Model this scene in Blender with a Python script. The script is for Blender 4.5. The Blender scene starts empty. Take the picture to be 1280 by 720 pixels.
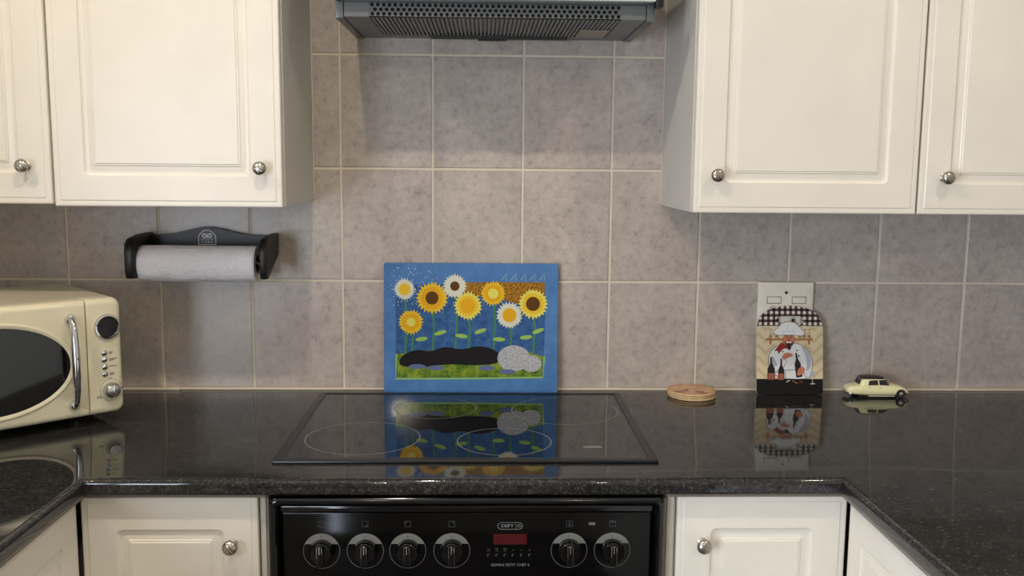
import bpy, bmesh, math, random
from mathutils import Vector, Matrix
random.seed(7)
PI = math.pi
Z0 = 0.90            # the worktop's height over the floor; shapes below are measured from the worktop
scene = bpy.context.scene
col = scene.collection

# ------------------------------------------------------------------ camera
def set_camera():
    yaw, pit, rol = 0.0301, 0.1310, 0.0087
    c, s = math.cos, math.sin
    F = Vector((s(yaw)*c(pit), c(yaw)*c(pit), -s(pit)))
    R = F.cross(Vector((0, 0, 1))).normalized(); U = R.cross(F)
    R2 = R*c(rol) + U*s(rol); U2 = -R*s(rol) + U*c(rol)
    cd = bpy.data.cameras.new('camera'); cam = bpy.data.objects.new('camera', cd); col.objects.link(cam)
    m = Matrix((R2, U2, -F)).transposed().to_4x4()
    m.translation = Vector((0.1542, -2.1278, 0.5133 + Z0))
    cam.matrix_world = m
    cd.sensor_width = 36; cd.lens = 1200/1280*36; cd.clip_start = 0.02
    scene.camera = cam
set_camera()

# ------------------------------------------------------------------ world, light, exposure
w = bpy.data.worlds.new('world'); scene.world = w; w.use_nodes = True
bg = w.node_tree.nodes['Background']; bg.inputs[0].default_value = (0.62, 0.76, 1.0, 1); bg.inputs[1].default_value = 1.0
vs = scene.view_settings
vs.view_transform = 'Standard'; vs.look = 'None'; vs.exposure = 0.0; vs.gamma = 1.0; vs.use_curve_mapping = False

def area_light(name, loc, target, sx, sy, watts, colour, shape='RECTANGLE'):
    ld = bpy.data.lights.new(name, 'AREA'); ld.shape = shape; ld.size = sx; ld.size_y = sy
    ld.energy = watts; ld.color = colour
    o = bpy.data.objects.new(name, ld); col.objects.link(o)
    o.location = Vector(loc) + Vector((0, 0, Z0))
    o.rotation_euler = (Vector(target) - Vector(loc)).to_track_quat('-Z', 'Y').to_euler()
    return o
# daylight outside the window in the left wall
area_light('window_daylight', (-1.30, -2.5, 0.10), (0.6, -1.9, 0.05), 1.3, 1.4, 76, (0.76, 0.86, 1.0))
LAMP_COL = (1.0, 0.895, 0.775)
LAMPS = [(-0.98, -1.15, 6.5), (-0.17, -1.15, 7.5), (1.06, -1.15, 4.2), (-0.34, -3.46, 8), (0.75, -3.52, 8)]

# ------------------------------------------------------------------ materials
MATS = {}
def lin(c):
    return tuple(((v/255)/12.92 if v/255 <= 0.04045 else ((v/255 + 0.055)/1.055)**2.4) for v in c) + (1,)
def mat(name, rgb, rough=0.5, metal=0.0, spec=0.5, coat=0.0, emit=None, estr=0.0):
    if name in MATS: return MATS[name]
    m = bpy.data.materials.new(name); m.use_nodes = True
    b = m.node_tree.nodes['Principled BSDF']
    b.inputs['Base Color'].default_value = lin(rgb); b.inputs['Roughness'].default_value = rough
    b.inputs['Metallic'].default_value = metal; b.inputs['Specular IOR Level'].default_value = spec
    b.inputs['Coat Weight'].default_value = coat; b.inputs['Coat Roughness'].default_value = 0.05
    if emit:
        b.inputs['Emission Color'].default_value = lin(emit); b.inputs['Emission Strength'].default_value = estr
    MATS[name] = m
    return m
def nodes(m):
    nt = m.node_tree
    return nt, nt.nodes['Principled BSDF'], (lambda t: nt.nodes.new(t)), nt.links.new
def ramp(N, stops):
    r = N('ShaderNodeValToRGB'); e = r.color_ramp.elements
    while len(e) < len(stops): e.new(0.5)
    for k, (p, c) in enumerate(stops): e[k].position = p; e[k].color = c if len(c) == 4 else lin(c)
    return r
def noise(N, L, vec, scale, detail=4, rough=0.55):
    n = N('ShaderNodeTexNoise'); n.inputs['Scale'].default_value = scale
    n.inputs['Detail'].default_value = detail; n.inputs['Roughness'].default_value = rough
    if vec is not None: L(vec, n.inputs['Vector'])
    return n
def mixc(N, L, fac, a, b, mode='MIX'):
    x = N('ShaderNodeMix'); x.data_type = 'RGBA'; x.blend_type = mode
    for i, v in ((0, fac), (6, a), (7, b)):
        if hasattr(v, 'is_linked'): L(v, x.inputs[i])
        else: x.inputs[i].default_value = v
    return x.outputs[2]
def math_n(N, L, op, a, b=None, cc=None):
    x = N('ShaderNodeMath'); x.operation = op
    for i, v in ((0, a), (1, b), (2, cc)):
        if v is None: continue
        if hasattr(v, 'is_linked'): L(v, x.inputs[i])
        else: x.inputs[i].default_value = v
    return x.outputs[0]
def bump(N, L, h, b, strength, dist):
    x = N('ShaderNodeBump'); x.inputs['Strength'].default_value = strength; x.inputs['Distance'].default_value = dist
    L(h, x.inputs['Height']); L(x.outputs[0], b.inputs['Normal'])

def make_tile():
    m = mat('glazed_tile', (165, 156, 150), 0.30); nt, b, N, L = nodes(m)
    tc = N('ShaderNodeTexCoord'); oi = N('ShaderNodeObjectInfo')
    mul = N('ShaderNodeVectorMath'); mul.operation = 'SCALE'; mul.inputs[0].default_value = (13.1, 7.7, 9.3); L(oi.outputs['Random'], mul.inputs['Scale'])
    add = N('ShaderNodeVectorMath'); add.operation = 'ADD'; L(tc.outputs['Object'], add.inputs[0]); L(mul.outputs[0], add.inputs[1])
    v = add.outputs[0]
    big = noise(N, L, v, 11, 5, 0.6); mid = noise(N, L, v, 60, 6, 0.7); fine = noise(N, L, v, 260, 3, 0.6)
    r1 = ramp(N, [(0.30, (168, 161, 157)), (0.52, (187, 181, 176)), (0.72, (200, 195, 189))]); L(big.outputs[0], r1.inputs[0])
    r2 = ramp(N, [(0.30, (132, 124, 119)), (0.46, (185, 178, 173)), (0.62, (208, 202, 196))]); L(mid.outputs[0], r2.inputs[0])
    c = mixc(N, L, 0.44, r1.outputs[0], r2.outputs[0])
    sp = ramp(N, [(0.30, (88, 82, 78)), (0.37, (255, 255, 255))]); L(fine.outputs[0], sp.inputs[0])
    c = mixc(N, L, 0.30, c, sp.outputs[0], 'MULTIPLY')
    tint = ramp(N, [(0.0, (255, 245, 240)), (0.5, (255, 248, 241)), (1.0, (250, 246, 243))]); L(oi.outputs['Random'], tint.inputs[0])
    c = mixc(N, L, 1.0, c, tint.outputs[0], 'MULTIPLY')
    L(c, b.inputs['Base Color'])
    rr = N('ShaderNodeMapRange'); rr.inputs[3].default_value = 0.22; rr.inputs[4].default_value = 0.38; L(mid.outputs[0], rr.inputs[0]); L(rr.outputs[0], b.inputs['Roughness'])
    bump(N, L, mid.outputs[0], b, 0.12, 0.002)
    return m
def make_granite():
    m = mat('black_granite', (20, 20, 21), 0.05); nt, b, N, L = nodes(m)
    tc = N('ShaderNodeTexCoord'); v = tc.outputs['Object']
    vo = N('ShaderNodeTexVoronoi'); vo.inputs['Scale'].default_value = 330; L(v, vo.inputs['Vector'])
    n1 = noise(N, L, v, 150, 2, 0.6); n2 = noise(N, L, v, 22, 3, 0.5)
    sep = N('ShaderNodeSeparateColor'); L(vo.outputs['Color'], sep.inputs[0])
    r = ramp(N, [(0.0, (15, 14, 14)), (0.30, (24, 23, 22)), (0.60, (36, 34, 32)), (0.85, (54, 52, 49)), (1.0, (74, 72, 68))]); L(sep.outputs[0], r.inputs[0])
    r2 = ramp(N, [(0.42, (20, 20, 20)), (0.64, (255, 255, 255))]); L(n1.outputs[0], r2.inputs[0])
    c = mixc(N, L, 0.55, r.outputs[0], r2.outputs[0], 'MULTIPLY')
    r3 = ramp(N, [(0.35, (18, 18, 18)), (0.65, (30, 30, 30))]); L(n2.outputs[0], r3.inputs[0])
    c = mixc(N, L, 1.0, c, r3.outputs[0], 'ADD')
    L(c, b.inputs['Base Color'])
    b.inputs['IOR'].default_value = 1.52
    return m
def make_paint(name, rgb, rough):
    m = mat(name, rgb, rough); nt, b, N, L = nodes(m)
    tc = N('ShaderNodeTexCoord'); n = noise(N, L, tc.outputs['Object'], 9, 3, 0.5)
    d = tuple(max(0, x-5) for x in rgb)
    r = ramp(N, [(0.3, d), (0.7, rgb)]); L(n.outputs[0], r.inputs[0]); L(r.outputs[0], b.inputs['Base Color'])
    n2 = noise(N, L, tc.outputs['Object'], 300, 2, 0.5); bump(N, L, n2.outputs[0], b, 0.04, 0.0005)
    return m
def make_steel(name, rgb, rough):
    m = mat(name, rgb, rough, 1.0); nt, b, N, L = nodes(m)
    tc = N('ShaderNodeTexCoord'); n = noise(N, L, tc.outputs['Object'], 900, 2, 0.5)
    rr = N('ShaderNodeMapRange'); rr.inputs[3].default_value = rough*0.7; rr.inputs[4].default_value = rough*1.3
    L(n.outputs[0], rr.inputs[0]); L(rr.outputs[0], b.inputs['Roughness'])
    return m
TILE = make_tile(); GRANITE = make_granite()
DOORM = make_paint('cream_lacquer', (231, 224, 211), 0.32)
CARC = make_paint('white_carcass', (206, 203, 196), 0.45)
SIDE = make_paint('white_side_panel', (208, 204, 197), 0.42)
WALLP = make_paint('cream_wall_paint', (188, 180, 164), 0.8)
CEIL = make_paint('white_ceiling_paint', (244, 242, 236), 0.9)
GROUT = make_paint('cream_grout', (226, 214, 194), 0.85)
STEEL = make_steel('brushed_steel', (176, 170, 160), 0.30)
CHROME = make_steel('polished_chrome', (214, 214, 216), 0.06)
HOODM = make_paint('grey_metal_enamel', (98, 101, 102), 0.35)
HOODF = make_paint('grey_filter_metal', (132, 132, 129), 0.45)
DARK = mat('dark_hollow', (10, 10, 11), 0.8)
BLKPL = mat('black_plastic', (14, 14, 15), 0.35)
BLKGL = mat('black_enamel_gloss', (7, 7, 9), 0.10)
PANELM = mat('black_glass_panel', (5, 5, 6), 0.12, spec=0.22)
HOBGL = mat('black_ceramic_glass', (10, 9, 9), 0.025); nodes(HOBGL)[1].inputs['IOR'].default_value = 1.58
HOBFR = mat('dark_hob_frame', (22, 22, 23), 0.3, 0.3)
RINGM = mat('grey_zone_print', (120, 113, 110), 0.25)
PRINTG = mat('dull_silver_print', (128, 128, 124), 0.35, 0.3)
PRINTD = mat('faint_grey_print', (74, 74, 74), 0.4)
LETTER = mat('grey_lettering', (120, 120, 120), 0.4)
MWM = make_paint('cream_enamel', (225, 216, 186), 0.13)
MWGL = mat('dark_door_glass', (9, 9, 10), 0.06)
def make_wood_black():
    m = mat('black_stained_wood', (26, 25, 27), 0.42); nt, b, N, L = nodes(m)
    tc = N('ShaderNodeTexCoord'); mp = N('ShaderNodeMapping'); mp.inputs['Scale'].default_value = (6, 60, 60); L(tc.outputs['Object'], mp.inputs[0])
    n = noise(N, L, mp.outputs[0], 4, 5, 0.7); r = ramp(N, [(0.3, (10, 9, 10)), (0.7, (26, 24, 25))]); L(n.outputs[0], r.inputs[0]); L(r.outputs[0], b.inputs['Base Color'])
    bump(N, L, n.outputs[0], b, 0.15, 0.001)
    return m
BLKWD = make_wood_black()
def make_paper():
    m = mat('embossed_paper', (250, 246, 250), 0.9, spec=0.2); nt, b, N, L = nodes(m)
    tc = N('ShaderNodeTexCoord'); wv = N('ShaderNodeTexWave'); wv.wave_type = 'RINGS'; wv.inputs['Scale'].default_value = 48; wv.inputs['Distortion'].default_value = 9; wv.inputs['Detail'].default_value = 2
    wv.inputs['Detail Scale'].default_value = 1.2
    L(tc.outputs['Object'], wv.inputs['Vector']); bump(N, L, wv.outputs[0], b, 0.45, 0.003)
    return m
PAPER = make_paper()
WHPL = mat('white_plastic', (238, 231, 216), 0.35)
COREM = mat('brown_card', (120, 96, 70), 0.9)

# ------------------------------------------------------------------ mesh helpers
def finish(bm, name, m, parent=None, angle=35, loc=None):
    bmesh.ops.recalc_face_normals(bm, faces=bm.faces[:])
    lim = math.radians(angle)
    for f in bm.faces: f.smooth = True
    for e in bm.edges:
        e.smooth = len(e.link_faces) == 2 and e.calc_face_angle(0) < lim
    me = bpy.data.meshes.new(name); bm.to_mesh(me); bm.free()
    for x in (m if isinstance(m, (list, tuple)) else [m]): me.materials.append(x)
    o = bpy.data.objects.new(name, me); col.objects.link(o)
    if parent is not None: o.parent = parent
    if loc is not None: o.location = loc
    return o
def box(bm, x0, x1, y0, y1, z0, z1, bev=0.0, seg=2):
    r = bmesh.ops.create_cube(bm, size=1)
    vs_ = r['verts']
    for v in vs_:
        v.co = Vector((x0 + (v.co.x+.5)*(x1-x0), y0 + (v.co.y+.5)*(y1-y0), z0 + (v.co.z+.5)*(z1-z0)))
    if bev > 0:
        es = list({e for v in vs_ for e in v.link_edges})
        bmesh.ops.bevel(bm, geom=es, offset=bev, segments=seg, profile=0.5, affect='EDGES')
def BM(): return bmesh.new()
def add_loops(bm, loops, cap0=True, cap1=True, closed=False):
    rings = [[bm.verts.new(p) for p in lp] for lp in loops]
    n = len(rings[0])
    pairs = list(zip(rings, rings[1:])) + ([(rings[-1], rings[0])] if closed else [])
    for a, b in pairs:
        for i in range(n):
            j = (i+1) % n
            bm.faces.new((a[i], a[j], b[j], b[i]))
    if not closed:
        if cap0: bm.faces.new(rings[0][::-1])
        if cap1: bm.faces.new(rings[-1])
def rrect(x0, x1, z0, z1, r, n=4):
    r = max(r, 1e-5); pts = []
    for cx, cz, a0 in ((x1-r, z1-r, 0), (x0+r, z1-r, 90), (x0+r, z0+r, 180), (x1-r, z0+r, 270)):
        for k in range(n+1):
            a = math.radians(a0 + 90*k/n); pts.append((cx + r*math.cos(a), cz + r*math.sin(a)))
    return pts
def rrect2(x0, x1, z0, z1, rl, rr, n=4):
    pts = []
    for cx, cz, a0, r in ((x1-rr, z1-rr, 0, rr), (x0+rl, z1-rl, 90, rl), (x0+rl, z0+rl, 180, rl), (x1-rr, z0+rr, 270, rr)):
        for k in range(n+1):
            a = math.radians(a0 + 90*k/n); pts.append((cx + r*math.cos(a), cz + r*math.sin(a)))
    return pts
def nested(bm, x0, x1, z0, z1, yfront, yback, prof, cap=True, n=4):
    loops = [[(x, yback, z) for x, z in rrect(x0, x1, z0, z1, prof[0][2], n)]]
    for ins, d, r in prof:
        loops.append([(x, yfront + d, z) for x, z in rrect(x0+ins, x1-ins, z0+ins, z1-ins, r, n)])
    add_loops(bm, loops, True, cap)
def lathe(bm, prof, origin, axis='y', n=24, cap0=True, cap1=True, sgn=1):
    # prof: (radius, distance along the axis)
    loops = []
    ox, oy, oz = origin
    for r, d in prof:
        lp = []
        for k in range(n):
            a = 2*PI*k/n; u, v = r*math.cos(a), r*math.sin(a)
            if axis == 'y': lp.append((ox+u, oy+sgn*d, oz+v))
            elif axis == 'z': lp.append((ox+u, oy+v, oz+sgn*d))
            else: lp.append((ox+sgn*d, oy+u, oz+v))
        loops.append(lp)
    add_loops(bm, loops, cap0, cap1)
def tube(bm, pts, r, n=10):
    pts = [Vector(p) for p in pts]; loops = []
    up = Vector((0, 0, 1))
    for i, p in enumerate(pts):
        t = (pts[min(i+1, len(pts)-1)] - pts[max(i-1, 0)]).normalized()
        a = t.cross(Vector((0.3, 0.9, 0.31))).normalized(); b = t.cross(a)
        rr = r[i] if isinstance(r, (list, tuple)) else r
        loops.append([tuple(p + a*rr*math.cos(2*PI*k/n) + b*rr*math.sin(2*PI*k/n)) for k in range(n)])
    add_loops(bm, loops)
def prism(bm, pts, y0, y1):
    add_loops(bm, [[(x, y0, z) for x, z in pts], [(x, y1, z) for x, z in pts]])
def annulus(bm, cx, cz, r0, r1, y, n=40, a0=0, a1=2*PI, plane='xz'):
    full = abs(a1-a0) > 6.28
    m_ = n if full else n+1
    def P(r, a):
        u, v = cx + r*math.cos(a), cz + r*math.sin(a)
        return (u, y, v) if plane == 'xz' else (u, v, y)
    A = [bm.verts.new(P(r0, a0+(a1-a0)*k/n)) for k in range(m_)]
    B = [bm.verts.new(P(r1, a0+(a1-a0)*k/n)) for k in range(m_)]
    for k in range(n):
        j = (k+1) % m_
        bm.faces.new((A[k], A[j], B[j], B[k]))
def tag(o, label, cat, group=None):
    o['label'] = label; o['category'] = cat
    if group: o['group'] = group
    return o
def thing(name, label, cat, loc=(0, 0, 0), rot=(0, 0, 0), group=None):
    o = bpy.data.objects.new(name, None); col.objects.link(o); o.empty_display_size = 0.05
    o.location = loc; o.rotation_euler = rot
    return tag(o, label, cat, group)
def struct(o):
    o['kind'] = 'structure'; return o
def text_obj(body, size, m, parent, loc, rot=(PI/2, 0, 0), name='lettering', sx=1.0, bold=0.0):
    cu = bpy.data.curves.new('t', 'FONT'); cu.body = body; cu.size = size; cu.align_x = 'CENTER'; cu.align_y = 'CENTER'
    cu.offset = bold; cu.resolution_u = 3; cu.extrude = 0.00005
    t = bpy.data.objects.new('t', cu); col.objects.link(t)
    me = bpy.data.meshes.new_from_object(t); bpy.data.objects.remove(t)
    me.name = name; me.materials.clear(); me.materials.append(m)
    o = bpy.data.objects.new(name, me); col.objects.link(o); o.parent = parent; o.location = loc; o.rotation_euler = rot; o.scale = (sx, 1, 1)
    return o
class Print:
    """flat printed picture: coloured shapes in layers a hair apart, on a plane facing -y"""
    def __init__(s, fx): s.fx = fx; s.v = []; s.f = []; s.mi = []; s.m = []; s.lay = 0
    def poly(s, pts, m, raw=False):
        if m not in s.m: s.m.append(m)
        s.lay += 1; b = len(s.v)
        for p in pts:
            u, v = p if raw else s.fx(*p)
            s.v.append((u, -0.00002*s.lay, v))
        s.f.append(tuple(range(b, b+len(pts)))); s.mi.append(s.m.index(m))
    def ell(s, cx, cy, a, b, m, rot=0, n=22):
        c, q = math.cos(rot), math.sin(rot)
        s.poly([(cx + a*math.cos(t)*c - b*math.sin(t)*q, cy + a*math.cos(t)*q + b*math.sin(t)*c) for t in [2*PI*k/n for k in range(n)]], m)
    def same_layer(s, polys, m):
        L0 = s.lay
        for p in polys: s.lay = L0; s.poly(p, m)
    def star(s, cx, cy, r0, r1, n, m, jit=0.0, ph=0):
        pts = []
        for k in range(2*n):
            r = r1 if k % 2 == 0 else r0
            r *= 1 + random.uniform(-jit, jit); a = PI*k/n + ph
            pts.append((cx + r*math.cos(a), cy + r*math.sin(a)))
        s.poly(pts, m)
    def line(s, pts, wd, m):
        L = []; R = []
        for i, p in enumerate(pts):
            a = pts[max(i-1, 0)]; b = pts[min(i+1, len(pts)-1)]
            dx, dy = b[0]-a[0], b[1]-a[1]; l = math.hypot(dx, dy) or 1
            w_ = wd[i] if isinstance(wd, (list, tuple)) else wd
            L.append((p[0]-dy/l*w_/2, p[1]+dx/l*w_/2)); R.append((p[0]+dy/l*w_/2, p[1]-dx/l*w_/2))
        s.poly(L + R[::-1], m)
    def build(s, name, parent, loc=(0, 0, 0)):
        me = bpy.data.meshes.new(name); me.from_pydata(s.v, [], s.f); me.update()
        for m in s.m: me.materials.append(m)
        for p, i in zip(me.polygons, s.mi): p.material_index = i
        bm = bmesh.new(); bm.from_mesh(me)
        for f in bm.faces:
            f.normal_update()
            if f.normal.y > 0: f.normal_flip()
        bm.to_mesh(me); bm.free()
        o = bpy.data.objects.new(name, me); col.objects.link(o); o.parent = parent; o.location = loc
        return o
def smooth_poly(pts, it=2):
    for _ in range(it):
        q = []
        for i in range(len(pts)):
            a = pts[i]; b = pts[(i+1) % len(pts)]
            q += [(a[0]*.75+b[0]*.25, a[1]*.75+b[1]*.25), (a[0]*.25+b[0]*.75, a[1]*.25+b[1]*.75)]
        pts = q
    return pts

# ================================================================== THE ROOM
XL, XR, YB, ZF, ZC = -1.106, 1.420, -4.7, -0.90, 1.50
def plain(name, m, *args):
    bm = BM(); box(bm, *args); return struct(finish(bm, name, m))
def make_floor_mat():
    m = mat('diagonal_floor_tiles', (120, 104, 88), 0.65); nt, b, N, L = nodes(m)
    tc = N('ShaderNodeTexCoord'); mp = N('ShaderNodeMapping'); mp.inputs['Rotation'].default_value = (0, 0, PI/4); L(tc.outputs['Object'], mp.inputs[0])
    br = N('ShaderNodeTexBrick'); br.offset = 0; br.inputs['Scale'].default_value = 1; br.inputs['Brick Width'].default_value = 0.33; br.inputs['Row Height'].default_value = 0.33; br.inputs['Mortar Size'].default_value = 0.006
    br.inputs['Color1'].default_value = lin((88, 76, 66)); br.inputs['Color2'].default_value = lin((80, 70, 60)); br.inputs['Mortar'].default_value = lin((30, 27, 25))
    L(mp.outputs[0], br.inputs['Vector']); L(br.outputs[0], b.inputs['Base Color'])
    return m
plain('floor', make_floor_mat(), XL-.12, XR+.12, YB-.12, .14, ZF-.1, ZF)
plain('ceiling', CEIL, XL-.12, XR+.12, YB-.12, .14, ZC, ZC+.1)
plain('wall_right', WALLP, XR, XR+.12, YB, .14, ZF, ZC)
plain('wall_rear', WALLP, XL-.12, XR+.12, YB-.12, YB, ZF, ZC)
# left wall with the window opening
WY0, WY1, WZ0, WZ1 = -3.15, -1.85, -0.62, 0.82
bm = BM()
box(bm, XL-.12, XL, WY1, .14, ZF, ZC); box(bm, XL-.12, XL, YB, WY0, ZF, ZC)
box(bm, XL-.12, XL, WY0, WY1, ZF, WZ0); box(bm, XL-.12, XL, WY0, WY1, WZ1, ZC)
struct(finish(bm, 'wall_left', WALLP))
bm = BM()
for a in ((WY0, WY0+.05, WZ0, WZ1), (WY1-.05, WY1, WZ0, WZ1), (WY0, WY1, WZ0, WZ0+.05), (WY0, WY1, WZ1-.05, WZ1), ((WY0+WY1)/2-.025, (WY0+WY1)/2+.025, WZ0, WZ1)):
    box(bm, XL-.09, XL-.04, *a)
struct(finish(bm, 'window_1', CEIL))

# back wall, its grout and its tiles
bm = BM(); box(bm, XL-.12, XR+.12, .0022, .14, ZF, ZC)
wall = struct(finish(bm, 'wall_back', GROUT))
dx = {-1: .001, 0: .0015, 1: -.001, 2: -.0045, 3: -.0045, 4: 0, 5: .0025, 6: .0025}
def gx(i): return .0405 + .2*i + dx.get(i, .0005 if i < 0 else .0025)
rows = [.0030, .2478, .4958, .7400, .985]
GW = .0052
tile_cache = {}
def tile_mesh(wd, ht):
    key = (round(wd, 4), round(ht, 4))
    if key not in tile_cache:
        bm = BM(); a, b = wd/2, ht/2; e = .0012
        add_loops(bm, [[(x, .0024, z) for x, z in rrect(-a, a, -b, b, .001, 1)], [(x, .0009, z) for x, z in rrect(-a, a, -b, b, .001, 1)],
                       [(x, 0, z) for x, z in rrect(-a+e, a-e, -b+e, b-e, .001, 1)]], False, True)
        o = finish(bm, 'tile', TILE, wall, 20); tile_cache[key] = o.data
        return o
    o = bpy.data.objects.new('tile', tile_cache[key]); col.objects.link(o); o.parent = wall
    return o
for j in range(4):
    for i in range(-6, 7):
        x0, x1 = gx(i), gx(i+1)
        if i == -6: x0 = XL-.0026
        if i == 6: x1 = XR+.0026
        x0 = max(x0, XL-.0026); x1 = min(x1, XR+.0026)
        if x1 - x0 < .02: continue
        if j >= 2 and (x1 < -.22 or x0 > .552): continue        # behind the wall cabinets
        wd = x1-x0-GW; ht = rows[j+1]-rows[j]-GW
        o = tile_mesh(wd, ht); o.location = ((x0+x1)/2, 0, (rows[j]+rows[j+1])/2)
# sealant beads: along the worktop, up the cabinet sides
def bead(name, x0, x1, y0, y1, z0, z1, bev=.0012):
    bm = BM(); box(bm, x0, x1, y0, y1, z0, z1, bev); return struct(finish(bm, name, GROUT))
bead('trim_1', XL, XR, -.005, .0022, 0, .0048)
bead('trim_2', -.96, -.522, -.011, -.0046, 0, .0062)

# ================================================================== WORKTOP
CF = -.618; LX, RX, WEND = -.486, .746, -1.75
def make_worktop():
    bm = BM(); T = -.0275; r = .010
    outer = [(XL, -.0005), (XL, WEND), (LX, WEND), (LX, CF), (RX, CF), (RX, WEND), (XR, WEND), (XR, -.0005)]
    def off(d):     # the inner edge pulled back by d
        return [(XL, -.0005), (XL, WEND+d), (LX-d, WEND+d), (LX-d, CF+d), (RX+d, CF+d), (RX+d, WEND+d), (XR, WEND+d), (XR, -.0005)]
    lay = [(.003, T), (.0005, T+.0025), (0, T+.005), (0, -r)]
    for k in range(1, 6):
        a = PI/2*k/5; lay.append((r - r*math.cos(a), -r + r*math.sin(a)))
    add_loops(bm, [[(x, y, z) for x, y in off(d)] for d, z in lay])
    return tag(finish(bm, 'worktop', GRANITE, None, 40), 'polished black speckled granite worktop running round three sides of the kitchen', 'worktop')
make_worktop()
STRIP = make_paint('grey_brown_edge_strip', (122, 112, 100), 0.3)
bm = BM()
z0, z1, rec = -.0340, -.0277, .006
loopA = [(LX-rec, WEND+.01), (LX-rec, CF+rec+.004), (RX+rec, CF+rec+.004), (RX+rec, WEND+.01)]
loopB = [(LX-rec-.012, WEND+.01), (LX-rec-.012, CF+rec+.016), (RX+rec+.012, CF+rec+.016), (RX+rec+.012, WEND+.01)]
bm.free()
def strip(runs, label):
    bm = BM()
    for a, b, c, d in runs: add_loops(bm, [[(p[0], p[1], z0) for p in (a, b, c, d)], [(p[0], p[1], z1) for p in (a, b, c, d)]])
    bmesh.ops.remove_doubles(bm, verts=bm.verts[:], dist=1e-5)
    tag(finish(bm, 'worktop_support_strip', STRIP), label, 'trim strip')
yf0, yf1 = loopA[1][1], loopB[1][1]
strip([(loopA[0], loopA[1], loopB[1], loopB[0]), (loopA[1], (-.199, yf0), (-.199, yf1), loopB[1])], 'thin grey-brown strip under the granite edge on the microwave side')
strip([((.459, yf0), loopA[2], loopB[2], (.459, yf1)), (loopA[2], loopA[3], loopB[3], loopB[2])], 'thin grey-brown strip under the granite edge on the toy car side')

# ================================================================== CABINETS
DOORP = [(0, .004, .002), (.0012, .0018, .002), (.0035, .0012, .002), (.0105, .0012, .002), (.0122, 0, .002),
         (.0570, 0, .010), (.0585, .0022, .010), (.0615, .0040, .010), (.0655, .0044, .009), (.0715, .0034, .006), (.0745, .0030, .004), (.0765, .0014, .002), (.0785, .0014, .0012), (.0800, .0000, .001)]
knob_mesh = []
def add_knob(parent, loc):
    if not knob_mesh:
        bm = BM(); lathe(bm, [(.0082, 0), (.0082, .0015), (.0056, .003), (.0050, .009), (.0068, .012), (.0105, .0150), (.0125, .0185), (.0127, .0210), (.0115, .0240), (.0080, .0268), (.0035, .0281), (.0008, .0284)], (0, 0, 0), 'y', 22, sgn=-1)
        o = finish(bm, 'knob', STEEL, parent); knob_mesh.append(o.data)
        bm = BM(); box(bm, -.0085, .0085, -.0288, -.022, -.0011, .0011, .0004, 1); box(bm, -.0062, .0062, -.0282, -.020, .0038, .0056, .0004, 1); box(bm, -.0062, .0062, -.0282, -.020, -.0056, -.0038, .0004, 1)
        q = finish(bm, 'tmp', STEEL); knob_mesh.append(q.data); bpy.data.objects.remove(q)
        # ribs joined into the knob
        bm = BM(); bm.from_mesh(knob_mesh[0]); b2 = bmesh.new(); b2.from_mesh(knob_mesh[1]); bmesh.ops.rotate(b2, verts=b2.verts[:], cent=(0, 0, 0), matrix=Matrix.Rotation(math.radians(45), 3, 'Y'))
        tmp = bpy.data.meshes.new('tmp'); b2.to_mesh(tmp); b2.free(); bm.from_mesh(tmp); bm.to_mesh(knob_mesh[0]); bm.free()
    else:
        o = bpy.data.objects.new('knob', knob_mesh[0]); col.objects.link(o); o.parent = parent
    o['label'] = 'round brushed steel knob'; o.location = loc
    return o
def cabinet(name, label, x0, x1, z0, z1, depth, knob=None, loc=(0, 0, 0), rot=0, dx0=.0015, dx1=.0015, dz1=0.0, body=SIDE, t=.02, prof=DOORP, group=None):
    """carcass from y=0 to -depth, door in front of it; x, z in the unit's own frame"""
    r = thing(name, label, 'cabinet', loc, (0, 0, rot), group)
    bm = BM(); box(bm, x0, x1, -depth+.0015, -.0004, z0, z1, .0008, 1); finish(bm, 'body', body, r)
    bm = BM(); nested(bm, x0+dx0, x1-dx1, z0, z1-dz1, -depth-t, -depth+.0008, prof)
    d = finish(bm, 'door', DOORM, r, 9)
    if knob: add_knob(d, (knob[0], -depth-t-.0002, knob[1]))
    return r
UB = .424
cabinet('wall_cabinet', 'cream wall cabinet directly above the black paper towel holder', -.642, -.2195, UB, 1.14, .30, (-.258, .497))
cabinet('wall_cabinet', 'cream wall cabinet above the cream microwave oven', XL+.001, -.643, UB+.004, 1.14, .30, (-.688, .498))
cabinet('wall_cabinet', 'cream wall cabinet above the round coasters and the chef board', .5485, .978, UB-.004, 1.14, .30, (.590, .491))
cabinet('wall_cabinet', 'cream wall cabinet above the toy car', .979, XR-.001, UB-.004, 1.14, .30, (1.026, .490))
bead('trim_3', -.2193, -.2168, -.003, .0022, UB+.004, 1.12, .0008)
bead('trim_4', .5462, .5483, -.003, .0022, UB, 1.12, .0008)

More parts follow.
